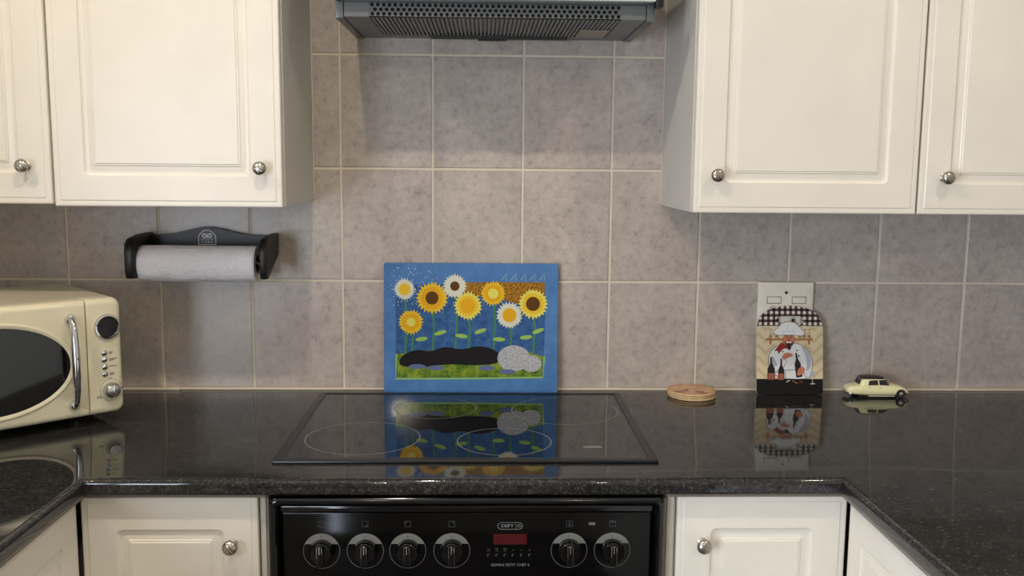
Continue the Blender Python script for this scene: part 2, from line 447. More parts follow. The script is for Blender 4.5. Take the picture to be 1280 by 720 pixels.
# base units of the back run (door faces at y = -.60)
BT, BBOT = -.0345, -.78
cabinet('base_cabinet', 'cream base cabinet beside the oven on the microwave side', -.5045, -.213, BBOT, BT, .58, (-.257, -.115), (0, -.0, 0), dx0=.0015, body=CARC)
cabinet('base_cabinet', 'cream base cabinet beside the oven on the chef board side', .4775, .7662, BBOT, BT, .58, (.522, -.116), (0, 0, 0), dx1=.0008, body=CARC)
FILL = make_paint('grey_white_filler', (196, 190, 176), 0.45)
for x0, x1, lb in ((-.2128, -.1990, 'narrow off-white filler strip between the microwave-side base cabinet and the oven'), (.4590, .4772, 'narrow off-white filler strip between the oven and the base cabinet under the chef board')):
    bm = BM(); box(bm, x0, x1, -.592, -.30, BBOT, BT+.0005, .001, 1); box(bm, x0+.003, x1-.003, -.596, -.59, BBOT, BT-.001, .001, 1)
    tag(finish(bm, 'filler_strip', FILL), lb, 'filler strip')
# units of the two wings
def wing_cab(side, k):
    # local x runs along the wing; the door looks into the U
    L = .46
    y_near = -.6025 - L*k
    if side < 0:      # left wing: faces +x ; local -y -> +x needs rot +90deg
        lab = ('cream base cabinet of the wing that carries the microwave, beside the inner corner', 'cream base cabinet of the wing that carries the microwave, away from the inner corner')[k]
        cabinet('base_cabinet', lab, y_near-L, y_near, BBOT, BT-.004, .5795, (y_near-.41, -.118), (XL+.0005, 0, 0), PI/2, dx1=.0008, body=CARC)
    else:             # right wing: faces -x
        lab = ('white base cabinet of the wing on the toy car side, beside the inner corner', 'white base cabinet of the wing on the toy car side, away from the inner corner')[k]
        cabinet('base_cabinet', lab, -y_near, -y_near+L, BBOT, BT-.002, .633, (-y_near+.41, -.118), (XR-.0005, 0, 0), -PI/2, dx0=.0008, body=CARC)
for s in (-1, 1):
    for k in range(2): wing_cab(s, k)
PLM = make_paint('plinth_white', (190, 186, 178), 0.5)
bm = BM()
box(bm, XL+.001, -.56, -1.53, -.001, ZF, BBOT-.0005); box(bm, .82, XR-.001, -1.53, -.001, ZF, BBOT-.0005); box(bm, -.5595, .8195, -.54, -.001, ZF, BBOT-.0005)
tag(finish(bm, 'cabinet_plinth', PLM), 'off-white plinth under the base cabinets on the floor', 'plinth')

# ================================================================== OVEN
def make_oven():
    r = thing('built_in_oven', 'black built-in oven with six round knobs and a red display under the hob', 'oven', (0.130, -.30, BBOT))
    ox, oy, oz = -.130, .30, -BBOT
    def fin(bm, name, m, parent=r, a=35):
        bmesh.ops.translate(bm, verts=bm.verts[:], vec=(ox, oy, oz)) if parent is r else None
        return finish(bm, name, m, parent, a)
    x0, x1, zt, zb = -.1970, .4572, -.0352, BBOT+.002
    bm = BM(); box(bm, x0+.006, x1-.006, -.584, -.05, zb, zt, .001, 1); fin(bm, 'body', BLKPL)
    # rounded frame around the front
    bm = BM()
    prof = [(0, .016, .014), (.0010, .009, .014), (.0040, .003, .012), (.0085, .0002, .011), (.0125, .0006, .010), (.0160, .004, .008), (.0180, .0105, .006), (.0195, .0200, .005)]
    loops = [[(x, -.584, z) for x, z in rrect(x0, x1, zb, zt+.0058, .014, 6)]]
    for ins, d, rad in prof: loops.append([(x, -.618+d, z) for x, z in rrect(x0+ins, x1-ins, zb+ins, zt+.0058-ins, rad, 6)])
    loops.append([(x, -.584, z) for x, z in rrect(x0+.0195, x1-.0195, zb+.0195, zt+.0058-.0195, .005, 6)])
    add_loops(bm, loops, closed=True); fin(bm, 'frame', BLKGL)
    # strip below the frame's top, then the control panel
    bm = BM(); box(bm, x0+.020, x1-.020, -.606, -.584, -.0605, -.0495, .002, 2); fin(bm, 'top_strip', BLKGL)
    bm = BM(); box(bm, x0+.0225, x1-.0225, -.602, -.584, -.205, -.0625, .0015, 2)
    p = fin(bm, 'control_panel', PANELM)
    yp = -.6022
    P = lambda x, z, y=yp: (x+ox, y+oy, z+oz)
    # printed squares over the knobs, and the mark within
    kx = [-.111, -.039, .031, .104, .299, .371]
    for i, x in enumerate(kx):
        bm = BM(); zc = -.082; h = .0052
        for a in ((x-h, x+h, zc+h-.0006, zc+h), (x-h, x+h, zc-h, zc-h+.0006), (x-h, x-h+.0006, zc-h, zc+h), (x+h-.0006, x+h, zc-h, zc+h)):
            box(bm, a[0], a[1], yp, yp+.0004, a[2], a[3])
        if i < 4:
            sx = (-1, 1, -1, 1)[i]*.0024; sz = (-1, -1, 1, 1)[i]*.0024
            lathe(bm, [(.0013, 0), (.0013, .0004)], (x+sx, yp+.0004, zc+sz), 'y', 10, sgn=-1)
        elif i == 4: box(bm, x-.0007, x+.0007, yp, yp+.0004, zc-.0035, zc+.0035); box(bm, x-.0018, x+.0018, yp, yp+.0004, zc-.0035, zc-.0015)
        else: box(bm, x-.0040, x+.0040, yp, yp+.0004, zc+.0022, zc+.0034)
        bmesh.ops.translate(bm, verts=bm.verts[:], vec=(ox, oy, oz)); finish(bm, 'symbol', PRINTD, p)
    bm = BM(); box(bm, .331, .342, yp-.0002, yp+.0004, -.0845, -.0800, .0003, 1); bmesh.ops.translate(bm, verts=bm.verts[:], vec=(ox, oy, oz)); finish(bm, 'symbol', PRINTG, p)
    # knobs
    src = None
    for x in kx:
        loc = P(x, -.128)
        if src is None:
            bm = BM()
            lathe(bm, [(.0202, 0), (.0202, .004), (.0192, .010), (.0180, .015), (.0165, .0165), (.004, .017)], (0, 0, 0), 'y', 32, sgn=-1)
            k = finish(bm, 'control_knob', BLKGL, r)
            bm = BM(); box(bm, -.0062, .0062, -.0270, -.0150, -.0185, .0185, .0025, 3); g = finish(bm, 'grip', BLKGL, k)
            bm = BM(); box(bm, -.0010, .0010, -.0274, -.0268, .004, .0170, .0003, 1)
            box(bm, -.0045, -.0036, -.0272, -.0200, -.002, .0150, .0003, 1); box(bm, .0036, .0045, -.0272, -.0200, .006, .0150, .0003, 1); q = finish(bm, 'pointer', CHROME, k)
            bm = BM(); annulus(bm, 0, 0, .0297, .0303, -.0003, 56); rg = finish(bm, 'dial_ring', PRINTG, k)
            bm = BM(); a = math.asin(.012/.0297)
            pts = [(.0297*math.cos(a+(PI-2*a)*t/20), .0297*math.sin(a+(PI-2*a)*t/20)) for t in range(21)]
            f = bm.faces.new([bm.verts.new((u, -.0004, v)) for u, v in pts]); dp = finish(bm, 'dial_plate', PRINTG, k)
            bm = BM(); box(bm, -.0005, .0005, -.0006, -.0003, .0225, .0262); tk = finish(bm, 'dial_mark', DARK, k)
            parts = [g, q, rg, dp, tk]; src = k
        else:
            k = bpy.data.objects.new('control_knob', src.data); col.objects.link(k); k.parent = r
            for c in parts:
                d = c.copy(); col.objects.link(d); d.parent = k
        k.location = loc
    # display, brand mark, symbols and model lettering
    bm = BM(); box(bm, -.0280, .0280, -.0006, .0, -.0090, .0090, .0006, 1)
    dsp = finish(bm, 'display', mat('red_display', (58, 14, 17), 0.15, emit=(120, 18, 24), estr=0.09), p, loc=P(.2005, -.1085))
    bm = BM(); L0 = rrect(-.0150, .0150, -.0050, .0050, .0050, 6); L1 = rrect(-.0143, .0143, -.0043, .0043, .0043, 6)
    A = [bm.verts.new((x, 0, z)) for x, z in L0]; B = [bm.verts.new((x, 0, z)) for x, z in L1]
    for i in range(len(A)): bm.faces.new((A[i], A[(i+1) % len(A)], B[(i+1) % len(A)], B[i]))
    box(bm, .0066, .0070, -.0001, .0001, -.0044, .0044); annulus(bm, .0104, 0, .0016, .0022, 0, 16); annulus(bm, .0104, .0012, .0005, .0010, -.0001, 10)
    lg = finish(bm, 'logo', LETTER, p, loc=P(.2005, -.0855, yp-.0003)); lg.scale = (1.4, 1, 1.25)
    text_obj('DEFY', .0058, LETTER, lg, (-.0033, -.0001, 0), sx=1.12, bold=.0001)
    bm = BM()
    for i in range(6):
        x = .2005 + (i-2.6)*.0137
        for z, kind in ((-.1275, 0), (-.1365, 1)):
            q = (x+ox, yp+oy-.0003, z+oz)
            if kind == 0 and i < 3: annulus(bm, q[0], q[2], .0017, .0023, q[1], 12)
            elif kind == 0: box(bm, q[0]-.0016, q[0]+.0016, q[1]-.0001, q[1]+.0001, q[2]-.0004, q[2]+.0004)
            else: annulus(bm, q[0], q[2], .0013, .0026, q[1], 10, .6, 4.6)
            if kind == 0 and i in (1, 2): box(bm, q[0]-.0030, q[0]+.0030, q[1]-.0001, q[1]+.0001, q[2]+.0028, q[2]+.0034)
            if kind == 0 and i == 5: box(bm, q[0]-.0004, q[0]+.0004, q[1]-.0001, q[1]+.0001, q[2]-.0016, q[2]+.0016)
    finish(bm, 'panel_symbols', PRINTD, p)
    text_obj('GEMINI PETIT CHEF 6', .0066, LETTER, p, P(.2010, -.1535, yp-.0003), sx=1.03)
    # oven door below the panel
    bm = BM(); box(bm, x0+.0225, x1-.0225, -.606, -.584, zb+.024, -.209, .002, 2); d = fin(bm, 'oven_door', PANELM)
    bm = BM(); box(bm, x0+.10+ox, x1-.10+ox, -.6075+oy, -.606+oy, zb+.12+oz, -.33+oz, .0006, 1); finish(bm, 'window', MWGL, d)
    bm = BM(); tube(bm, [(x0+.07+ox, -.606+oy, -.245+oz), (x0+.07+ox, -.645+oy, -.245+oz), (x0+.085+ox, -.652+oy, -.245+oz), (x1-.085+ox, -.652+oy, -.245+oz), (x1-.07+ox, -.645+oy, -.245+oz), (x1-.07+ox, -.606+oy, -.245+oz)], .009, 12); finish(bm, 'handle', BLKGL, d)
make_oven()

# ================================================================== HOB
def make_hob():
    X0, X1, Y0, Y1 = -.2050, .4580, -.5370, -.0480
    r = thing('ceramic_hob', 'black ceramic glass hob with four cooking zones set on the worktop', 'hob', ((X0+X1)/2, (Y0+Y1)/2, 0))
    ox, oy = -(X0+X1)/2, -(Y0+Y1)/2
    bm = BM()
    def rr(i, z, rad): return [(x+ox, y+oy, z) for x, y in rrect(X0+i, X1-i, Y0+i, Y1-i, rad, 3)]
    add_loops(bm, [rr(.002, 0.0002, .003), rr(0, .0015, .003), rr(0, .0040, .003), rr(.0012, .0058, .003), rr(.0130, .0062, .002), rr(.0150, .0060, .002), rr(.0165, .0046, .002), rr(.0165, .0002, .002)], closed=True)
    finish(bm, 'frame', HOBFR, r)
    bm = BM(); box(bm, X0+.0166+ox, X1-.0166+ox, Y0+.0166+oy, Y1-.0166+oy, .0003, .0048, .0006, 1)
    g = finish(bm, 'glass_plate', HOBGL, r)
    for cx, cy, ra in ((-.067, -.397, .106), (.194, -.420, .087), (.056, -.182, .085), (.323, -.200, .110)):
        bm = BM(); annulus(bm, 0, 0, ra-.0022, ra, 0, 96, plane='xy')
        finish(bm, 'cooking_zone', RINGM, r, loc=(cx+ox, cy+oy, .00492))
    bm = BM(); n = 24; A = rrect(-.018, .018, -.0062, .0062, .0062, 5)
    bm.faces.new([bm.verts.new((u, v, 0)) for u, v in A])
    bd = finish(bm, 'badge', mat('pale_badge_print', (120, 116, 112), 0.3), r, loc=(.352+ox, -.456+oy, .00494))
make_hob()

# ================================================================== COOKER HOOD
def make_hood():
    X0, X1, YF, ZB = -.1195, .4685, -.302, .7750
    r = thing('cooker_hood', 'slim grey cooker hood with perforated front and ribbed filter on the tiled wall', 'cooker hood', ((X0+X1)/2, 0, ZB))
    ox, oz = -(X0+X1)/2, -ZB
    def fin(bm, name, m, a=35):
        bmesh.ops.translate(bm, verts=bm.verts[:], vec=(ox, 0, oz)); return finish(bm, name, m, r, a)
    xa, xb = -.058, .408          # filter opening
    ya, yb = YF+.012, -.045
    # housing: side walls, bottom rim round the filter, top
    bm = BM()
    box(bm, X0, xa, YF+.004, -.0004, ZB, ZB+.13); box(bm, xb, X1, YF+.004, -.0004, ZB, ZB+.13)
    box(bm, xa, xb, yb, -.0004, ZB, ZB+.13); box(bm, xa, xb, YF+.018, yb, ZB+.05, ZB+.13); box(bm, xa, xb, YF+.004, YF+.0175, ZB+.028, ZB+.13)
    fin(bm, 'housing', HOODM)
    # side caps with their seam
    for x0, x1 in ((X0-.0012, X0+.0135), (X1-.0135, X1+.0012)):
        bm = BM(); box(bm, x0, x1, YF-.0005, -.001, ZB-.0025, ZB+.029, .0012, 2); fin(bm, 'side_cap', HOODM)
    for x in (X0+.0142, X1-.0142):
        bm = BM(); box(bm, x-.0009, x+.0009, YF-.0003, -.002, ZB-.0004, ZB+.027); fin(bm, 'seam', DARK)
    # perforated front strip
    bm = BM(); n_col, n_row = 44, 3; z_lo, z_hi = ZB+.0020, ZB+.0265
    cw = (xb-xa)/n_col; rh = (z_hi-z_lo)/n_row
    def cell(x0, x1, z0, z1, hole=True):
        cx, cz = (x0+x1)/2, (z0+z1)/2; rr_ = .46*min(cw, rh)
        sq = [(x1, cz), (x1, z1), (cx, z1), (x0, z1), (x0, cz), (x0, z0), (cx, z0), (x1, z0)]
        y = YF+.0005
        if not hole: bm.faces.new([bm.verts.new((a, y, b)) for a, b in ((x0, z0), (x1, z0), (x1, z1), (x0, z1))]); return
        O = [bm.verts.new((a, y, b)) for a, b in sq]
        I = [bm.verts.new((cx+rr_*math.cos(PI/4*k), y, cz+rr_*math.sin(PI/4*k))) for k in range(8)]
        J = [bm.verts.new((v.co.x, y+.002, v.co.z)) for v in I]
        for k in range(8):
            j = (k+1) % 8
            bm.faces.new((O[k], O[j], I[j], I[k])); bm.faces.new((I[k], I[j], J[j], J[k]))
    for row in range(n_row):
        sh = cw/2 if row % 2 else 0
        z0, z1 = z_lo+row*rh, z_lo+(row+1)*rh
        for c in range(n_col - (1 if row % 2 else 0)): cell(xa+sh+c*cw, xa+sh+(c+1)*cw, z0, z1)
        if row % 2: cell(xa, xa+sh, z0, z1, False); cell(xb-sh, xb, z0, z1, False)
    pf = fin(bm, 'perforated_strip', HOODM)
    bm = BM(); box(bm, xa, xb, YF+.004, YF+.006, ZB+.0005, ZB+.028); fin(bm, 'strip_backing', DARK)
    bm = BM(); box(bm, X0+.0136, xa, YF, YF+.0038, ZB, ZB+.0275, .0008, 1); fin(bm, 'front_plate', HOODM)
    bm = BM(); box(bm, xb, X1-.0136, YF, YF+.0038, ZB, ZB+.0275, .0008, 1); fin(bm, 'front_plate', HOODM)
    # filter: ribs front to back over a dark mesh
    bm = BM(); box(bm, xa, xb, ya, yb, ZB+.0055, ZB+.010); fin(bm, 'filter_mesh', HOODF)
    bm = BM(); nr = 58
    for k in range(nr):
        x = xa + (xb-xa)*(k+.5)/nr; hw = (xb-xa)/nr*.27
        box(bm, x-hw, x+hw, ya, yb, ZB+.0005, ZB+.0054)
    rb = fin(bm, 'filter_ribs', HOODF); rb['kind'] = 'stuff'
    bm = BM(); box(bm, .040, .330, -.048, -.030, ZB-.0050, ZB-.0002, .001, 1); box(bm, .140, .200, -.040, -.026, ZB-.0075, ZB-.0045, .001, 1); fin(bm, 'filter_clip', mat('dark_grey_plastic', (52, 52, 50), .5))
    bm = BM(); box(bm, .345, .405, -.16, -.055, ZB-.0016, ZB+.0004, .0006, 1); fin(bm, 'lamp_cover', mat('frosted_lamp_cover', (158, 150, 134), .5))
    # visor lip in front with black ends
    bm = BM(); box(bm, X0+.008, X1-.001, -.330, YF+.0040, ZB+.0300, ZB+.052, .002, 2); fin(bm, 'visor', make_paint('pale_visor', (206, 212, 206), .25))
    bm = BM(); box(bm, X0-.0015, X0+.0078, -.331, YF+.004, ZB+.0295, ZB+.0525, .002, 2); fin(bm, 'end_cap', BLKPL)
    bm = BM(); box(bm, X1-.0008, X1+.013, -.331, YF+.004, ZB+.0205, ZB+.0525, .002, 2); fin(bm, 'end_cap', BLKPL)
make_hood()

# ================================================================== PAPER TOWEL HOLDER
def make_towel():
    r = thing('paper_towel_holder', 'black wooden paper towel holder with arched back on the tiled wall', 'holder', (-.443, 0, .262))
    ox, oz = .443, -.262
    def fin(bm, name, m, a=35):
        bmesh.ops.translate(bm, verts=bm.verts[:], vec=(ox, 0, oz)); return finish(bm, name, m, r, a)
    xl, xr = -.588, -.2965
    top = []
    for k in range(25):
        t = k/24; x = xl+.012 + (xr-xl-.024)*t
        b = math.exp(-((x+.449)/.062)**2)
        top.append((x, .3475 + .0185*b))
    bm = BM(); prism(bm, [(xl+.012, .318)] + top + [(xr-.012, .318)], -.0190, -.0006); fin(bm, 'back_board', BLKWD)
    def bracket(x0, x1):
        pts = [(-.0006, .3530), (-.060, .3530), (-.1150, .3480), (-.1290, .3380), (-.1330, .3200), (-.1320, .2760), (-.1260, .2650), (-.1120, .2640), (-.090, .2720), (-.030, .2980), (-.0006, .3060)]
        bm = BM(); e = .003
        cy = sum(p[0] for p in pts)/len(pts); cz = sum(p[1] for p in pts)/len(pts)
        def sc(k): return [(cy+(y-cy)*k, cz+(z-cz)*k) for y, z in pts]
        def clampy(p): return (min(p[0], -.0006), p[1])
        L = []
        for x, k in ((x0, .955), (x0+e*.4, .985), (x0+e, 1), (x1-e, 1), (x1-e*.4, .985), (x1, .955)):
            L.append([(x, min(y, -.0006), z) for y, z in sc(k)])
        add_loops(bm, L); return fin(bm, 'bracket', BLKWD, 50)
    bracket(xl, xl+.018); bracket(xr-.0145, xr)
    bm = BM(); lathe(bm, [(.0085, 0), (.0085, xr-xl-.03)], (xl+.016, -.0800, .2925), 'x', 18); fin(bm, 'dowel', BLKWD)
    # maker's mark on the back board
    WH = mat('white_print', (222, 218, 214), .6)
    cx, z0, wd, ht = -.4485, .3270, .0195, .0330
    bm = BM(); n = 12
    def arch(i):
        w_ = wd-i; pts = [(cx-w_, z0+i)]
        for k in range(n+1):
            a = PI - PI*k/n; pts.append((cx+w_*math.cos(a), z0+ht-wd+ w_*math.sin(a)))
        return pts + [(cx+w_, z0+i)]
    A, B = arch(0), arch(.0020)
    a = [bm.verts.new((x, -.0193, z)) for x, z in A]; b = [bm.verts.new((x, -.0193, z)) for x, z in B]
    for i in range(len(a)): bm.faces.new((a[i], a[(i+1) % len(a)], b[(i+1) % len(a)], b[i]))
    # rosette with two dark eyes
    for sx in (-1, 1):
        annulus(bm, cx+sx*.0060, z0+.0205, .0026, .0056, -.0194, 14); annulus(bm, cx+sx*.0060, z0+.0205, .0, .0012, -.0194, 8) if False else None
        lathe(bm, [(.0012, 0), (.0012, .0002)], (cx+sx*.0060, -.0193, z0+.0215), 'y', 8, sgn=-1)
    box(bm, cx-.0025, cx+.0025, -.0195, -.0191, z0+.0160, z0+.0230)
    lg = fin(bm, 'logo', WH)
    text_obj('HOUSE OF', .0056, WH, lg, (cx+ox, -.0195, z0+.0125+oz), sx=1.05)
    text_obj('YORK', .0090, WH, lg, (cx+ox, -.0195, z0+.0060+oz), sx=1.25)
    # the roll: a thing of its own on the dowel
    rl = thing('paper_towel_roll', 'white embossed paper towel roll hanging in the black wooden holder', 'paper towel', (-.4470, -.0800, .2925))
    bm = BM(); ra = .0385; L = []
    x0, x1 = -.1235, .1210
    n = 48
    for x, k in ((x0, .94), (x0+.001, .985), (x0+.004, 1.0), (x0+.05, 1.006), (x0+.12, .998), (x1-.05, 1.0), (x1-.003, 1.0), (x1, .985)):
        L.append([(x, ra*k*math.cos(2*PI*i/n)*(1+.010*math.sin(3*2*PI*i/n+x*30)), ra*k*math.sin(2*PI*i/n)*(1+.008*math.sin(2*2*PI*i/n+x*25))) for i in range(n)])
    for x, rr_ in ((x1+.0002, .020), (x0-.0002, .020)): L.append([(x, rr_*math.cos(2*PI*i/n), rr_*math.sin(2*PI*i/n)) for i in range(n)])
    add_loops(bm, L, closed=True); sh = finish(bm, 'paper', PAPER, rl, 50)
    bm = BM(); lathe(bm, [(.0199, 0), (.0199, x1-x0), (.0185, x1-x0), (.0185, 0)], (x0, 0, 0), 'x', 32, False, False); finish(bm, 'core', COREM, rl)
    # loose last sheet edge on the front
    bm = BM(); Ls = []
    for i in range(9):
        a = math.radians(150 + i*9.5)  # front, downwards
        rr_ = ra*1.02 + .0006 + .0004*i/8
        Ls.append((rr_*math.cos(a), rr_*math.sin(a)))
    vv = [[bm.verts.new((x, y, z)) for x in (x0+.003, -.06, 0, .06, x1-.003)] for y, z in Ls]
    for i in range(8):
        for j in range(4): bm.faces.new((vv[i][j], vv[i][j+1], vv[i+1][j+1], vv[i+1][j]))
    finish(bm, 'loose_sheet', PAPER, rl, 60)
    bm = BM(); tube(bm, [(.118, -.010, .006), (.124, -.016, .004), (.1300, -.022, .0005)], .0008, 6); finish(bm, 'loose_thread', WHPL, rl)
make_towel()

# ================================================================== MICROWAVE
def make_microwave():
    ang = math.radians(42.1)
    r = thing('microwave_oven', 'cream retro microwave oven with oval window standing across the worktop corner', 'microwave', (-.550, -.261, 0), (0, 0, ang))
    # local: x from -W (far left) to 0 (right corner), y 0 at the front, depth towards +y, z up
    W, D, zb, zt = .430, .295, .020, .246
    def fy(x): return 0
    bm = BM()
    rad = .012
    def ring(y, i, rd): return [(x, y, z) for x, z in rrect(-W+i, -i, zb+i, zt-i, rd, 5)]
    add_loops(bm, [ring(D, .006, .008), ring(D-.004, .001, .010), ring(.045, .0012, .010)]); finish(bm, 'casing', MWM, r, 40)
    # front shell: control side and door, each with softened edges
    def shell(x0, x1, name, rl, rr_):
        # rl / rr_: rounding at the left and the right end
        bm = BM(); loops = []
        for i, y in ((0, .0449), (0, .012), (.0012, .0060), (.0040, .0022), (.0080, .0005), (.0120, 0)):
            a = x0 + i*rl; b = x1 - i*rr_
            rd = max(.016-i*.5, .006)
            loops.append([(x, y, z) for x, z in rrect2(a, b, zb+i, zt-i, rd if rl == 1 else .0008, rd if rr_ == 1 else .0008, 6)])
        add_loops(bm, loops); return finish(bm, name, MWM, r, 40)
    ctl = shell(-.0665, -.0002, 'control_panel', .12, 1)
    door = shell(-W, -.0680, 'door', 1, .12)
    # oval window with a recessed rim
    cx, cz, a, b = -.236, .128, .136, .080
    def el(k, y, n=64): return [(cx+(a*k+dk)*math.cos(2*PI*i/n), y, cz+(b*k+dk)*math.sin(2*PI*i/n)) for i in range(n)]
    bm = BM(); L = []
    for dk, y in ((.0105, -.0002), (.0100, -.0016), (.0080, -.0026), (.0050, -.0022), (.0020, -.0008), (.0, -.0002)):
        L.append([(cx+(a+dk)*math.cos(2*PI*i/64), y, cz+(b+dk)*math.sin(2*PI*i/64)) for i in range(64)])
    add_loops(bm, L, False, False); finish(bm, 'window_rim', MWM, door, 60)
    bm = BM(); bm.faces.new([bm.verts.new((cx+(a+.002)*math.cos(2*PI*i/64), -.0005, cz+(b+.002)*math.sin(2*PI*i/64))) for i in range(64)]); finish(bm, 'window_glass', MWGL, door)
    # handle: bowed chrome bar with two round feet
    hx0, hz0, hz1 = -.0965, .213, .048
    pts = []; rad_ = []
    for k in range(19):
        t = k/18; z = hz0 + (hz1-hz0)*t
        y = -.010 - .020*math.sin(PI*t)**.55
        pts.append((hx0 - .002*math.sin(PI*t), y, z)); rad_.append(.0056 + .0018*math.sin(PI*t))
    bm = BM(); tube(bm, [(hx0, .0, hz0+.001)] + pts + [(hx0, .0, hz1-.001)], [.0056] + rad_ + [.0056], 14); hd = finish(bm, 'handle', CHROME, door, 60)
    for z in (hz0, hz1):
        bm = BM(); lathe(bm, [(.0095, 0), (.0095, .003), (.0080, .0065), (.0050, .008)], (hx0, 0, z), 'y', 20, sgn=-1); finish(bm, 'handle_foot', CHROME, hd, 40)
    # clock
    bm = BM(); lathe(bm, [(.0250, 0), (.0250, .003), (.0235, .0055), (.0210, .0058), (.0198, .0040)], (-.0285, 0, .1910), 'y', 40, sgn=-1); ck = finish(bm, 'clock_ring', CHROME, r)
    bm = BM(); lathe(bm, [(.0200, 0), (.0200, .0040), (.001, .0046)], (-.0285, 0, .1910), 'y', 40, sgn=-1); finish(bm, 'clock_face', mat('black_clock_face', (10, 10, 10), .25), ck)
    # buttons with their small lines of print
    TX = mat('brown_print', (92, 84, 66), .6)
    for i, z in enumerate((.1405, .1275, .1130, .0990)):
        bm = BM(); lathe(bm, [(.0058, 0), (.0058, .0012), (.0046, .0015), (.0044, .0035), (.0030, .0048), (.0005, .0052)], (-.0365, 0, z), 'y', 20, sgn=-1); finish(bm, 'button', CHROME, r)
        bm = BM()
        for q, wd in enumerate(((.0075, .006), (.0150, .0095), (.0140, 0), (.0085, .0075))[i]):
            if wd: box(bm, -.0270, -.0270+wd, -.0002, .0, z-.0009-.0028*q, z+.0007-.0028*q)
        finish(bm, 'print_line', TX, r)
    # dial
    bm = BM(); annulus(bm, -.0260, .0660, .0205, .0211, -.0002, 40, .3, 5.0); finish(bm, 'dial_print', TX, r)
    bm = BM(); lathe(bm, [(.0165, 0), (.0165, .004), (.0150, .0105), (.0120, .0140), (.006, .0155), (.0008, .0158)], (-.0260, 0, .0655), 'y', 36, sgn=-1); dl = finish(bm, 'dial', CHROME, r)
    bm = BM(); box(bm, -.0275, -.0245, -.0200, -.0110, .0520, .0790, .0012, 2); finish(bm, 'dial_grip', CHROME, dl)
    for x, z, wd in ((-.029, .0890, .006), (-.0535, .0560, .0085), (-.0540, .0530, .0105), (-.0075, .0670, .0055)):
        bm = BM(); box(bm, x, x+wd, -.0002, 0, z-.0007, z+.0007); finish(bm, 'print_line', TX, r)
    # feet
    for x, y in ((-.065, .075), (-W+.065, .075), (-.03, D-.03), (-W+.03, D-.03)):
        bm = BM(); lathe(bm, [(.012, 0), (.014, .006), (.014, zb+.002)], (x, y, .0), 'z', 16); finish(bm, 'foot', BLKPL, r)
make_microwave()

# ================================================================== WALL SOCKET
def make_socket():
    r = thing('wall_socket', 'white double wall socket plate with two rocker switches behind the chef board', 'socket', (.8345, 0, .1880))
    bm = BM(); nested(bm, -.0625, .0625, -.062, .062, -.0100, -.0004, [(0, .003, .003), (.0008, .0010, .003), (.0030, 0, .003), (.020, 0, .002)]); finish(bm, 'cover_plate', WHPL, r)
    bm = BM(); lathe(bm, [(.0034, 0), (.0034, .0006), (.0020, .0009)], (0, -.0100, .0385), 'y', 14, sgn=-1); finish(bm, 'screw', mat('dark_screw', (70, 62, 54), .4, .8), r)
    for x in (-.0270, .0295):
        bm = BM(); box(bm, x-.0165, x+.0165, -.0106, -.0098, .0130, .0300, .0004, 1); s = finish(bm, 'switch_surround', mat('shadow_grey_plastic', (150, 144, 130), .5), r)
        bm = BM(); add_loops(bm, [[(u, y, z) for u, z in rrect(x-.0145+i, x+.0145-i, .0150+i, .0285-i, .0015, 2)] for i, y in ((0, -.0105), (0, -.0125), (.0012, -.0140))]); finish(bm, 'rocker_switch', mat('rocker_white', (240, 234, 220), .3), s)
    DK = mat('socket_hole', (24, 20, 18), .7)
    for x in (-.0285, .0295):
        bm = BM(); annulus(bm, x, .0000, .0068, .0086, -.01025, 24); finish(bm, 'pin_ring', mat('shadow_grey_plastic', (150, 144, 130), .5), r)
        bm = BM(); lathe(bm, [(.0046, 0), (.0046, .0003)], (x, -.0100, .0), 'y', 18, sgn=-1); finish(bm, 'pin_hole', DK, r)
        for sx in (-.011, .011):
            bm = BM(); annulus(bm, x+sx, -.024, .0058, .0074, -.01025, 24); finish(bm, 'pin_ring', mat('shadow_grey_plastic', (150, 144, 130), .5), r)
            bm = BM(); lathe(bm, [(.0040, 0), (.0040, .0003)], (x+sx, -.0100, -.024), 'y', 16, sgn=-1); finish(bm, 'pin_hole', DK, r)
make_socket()

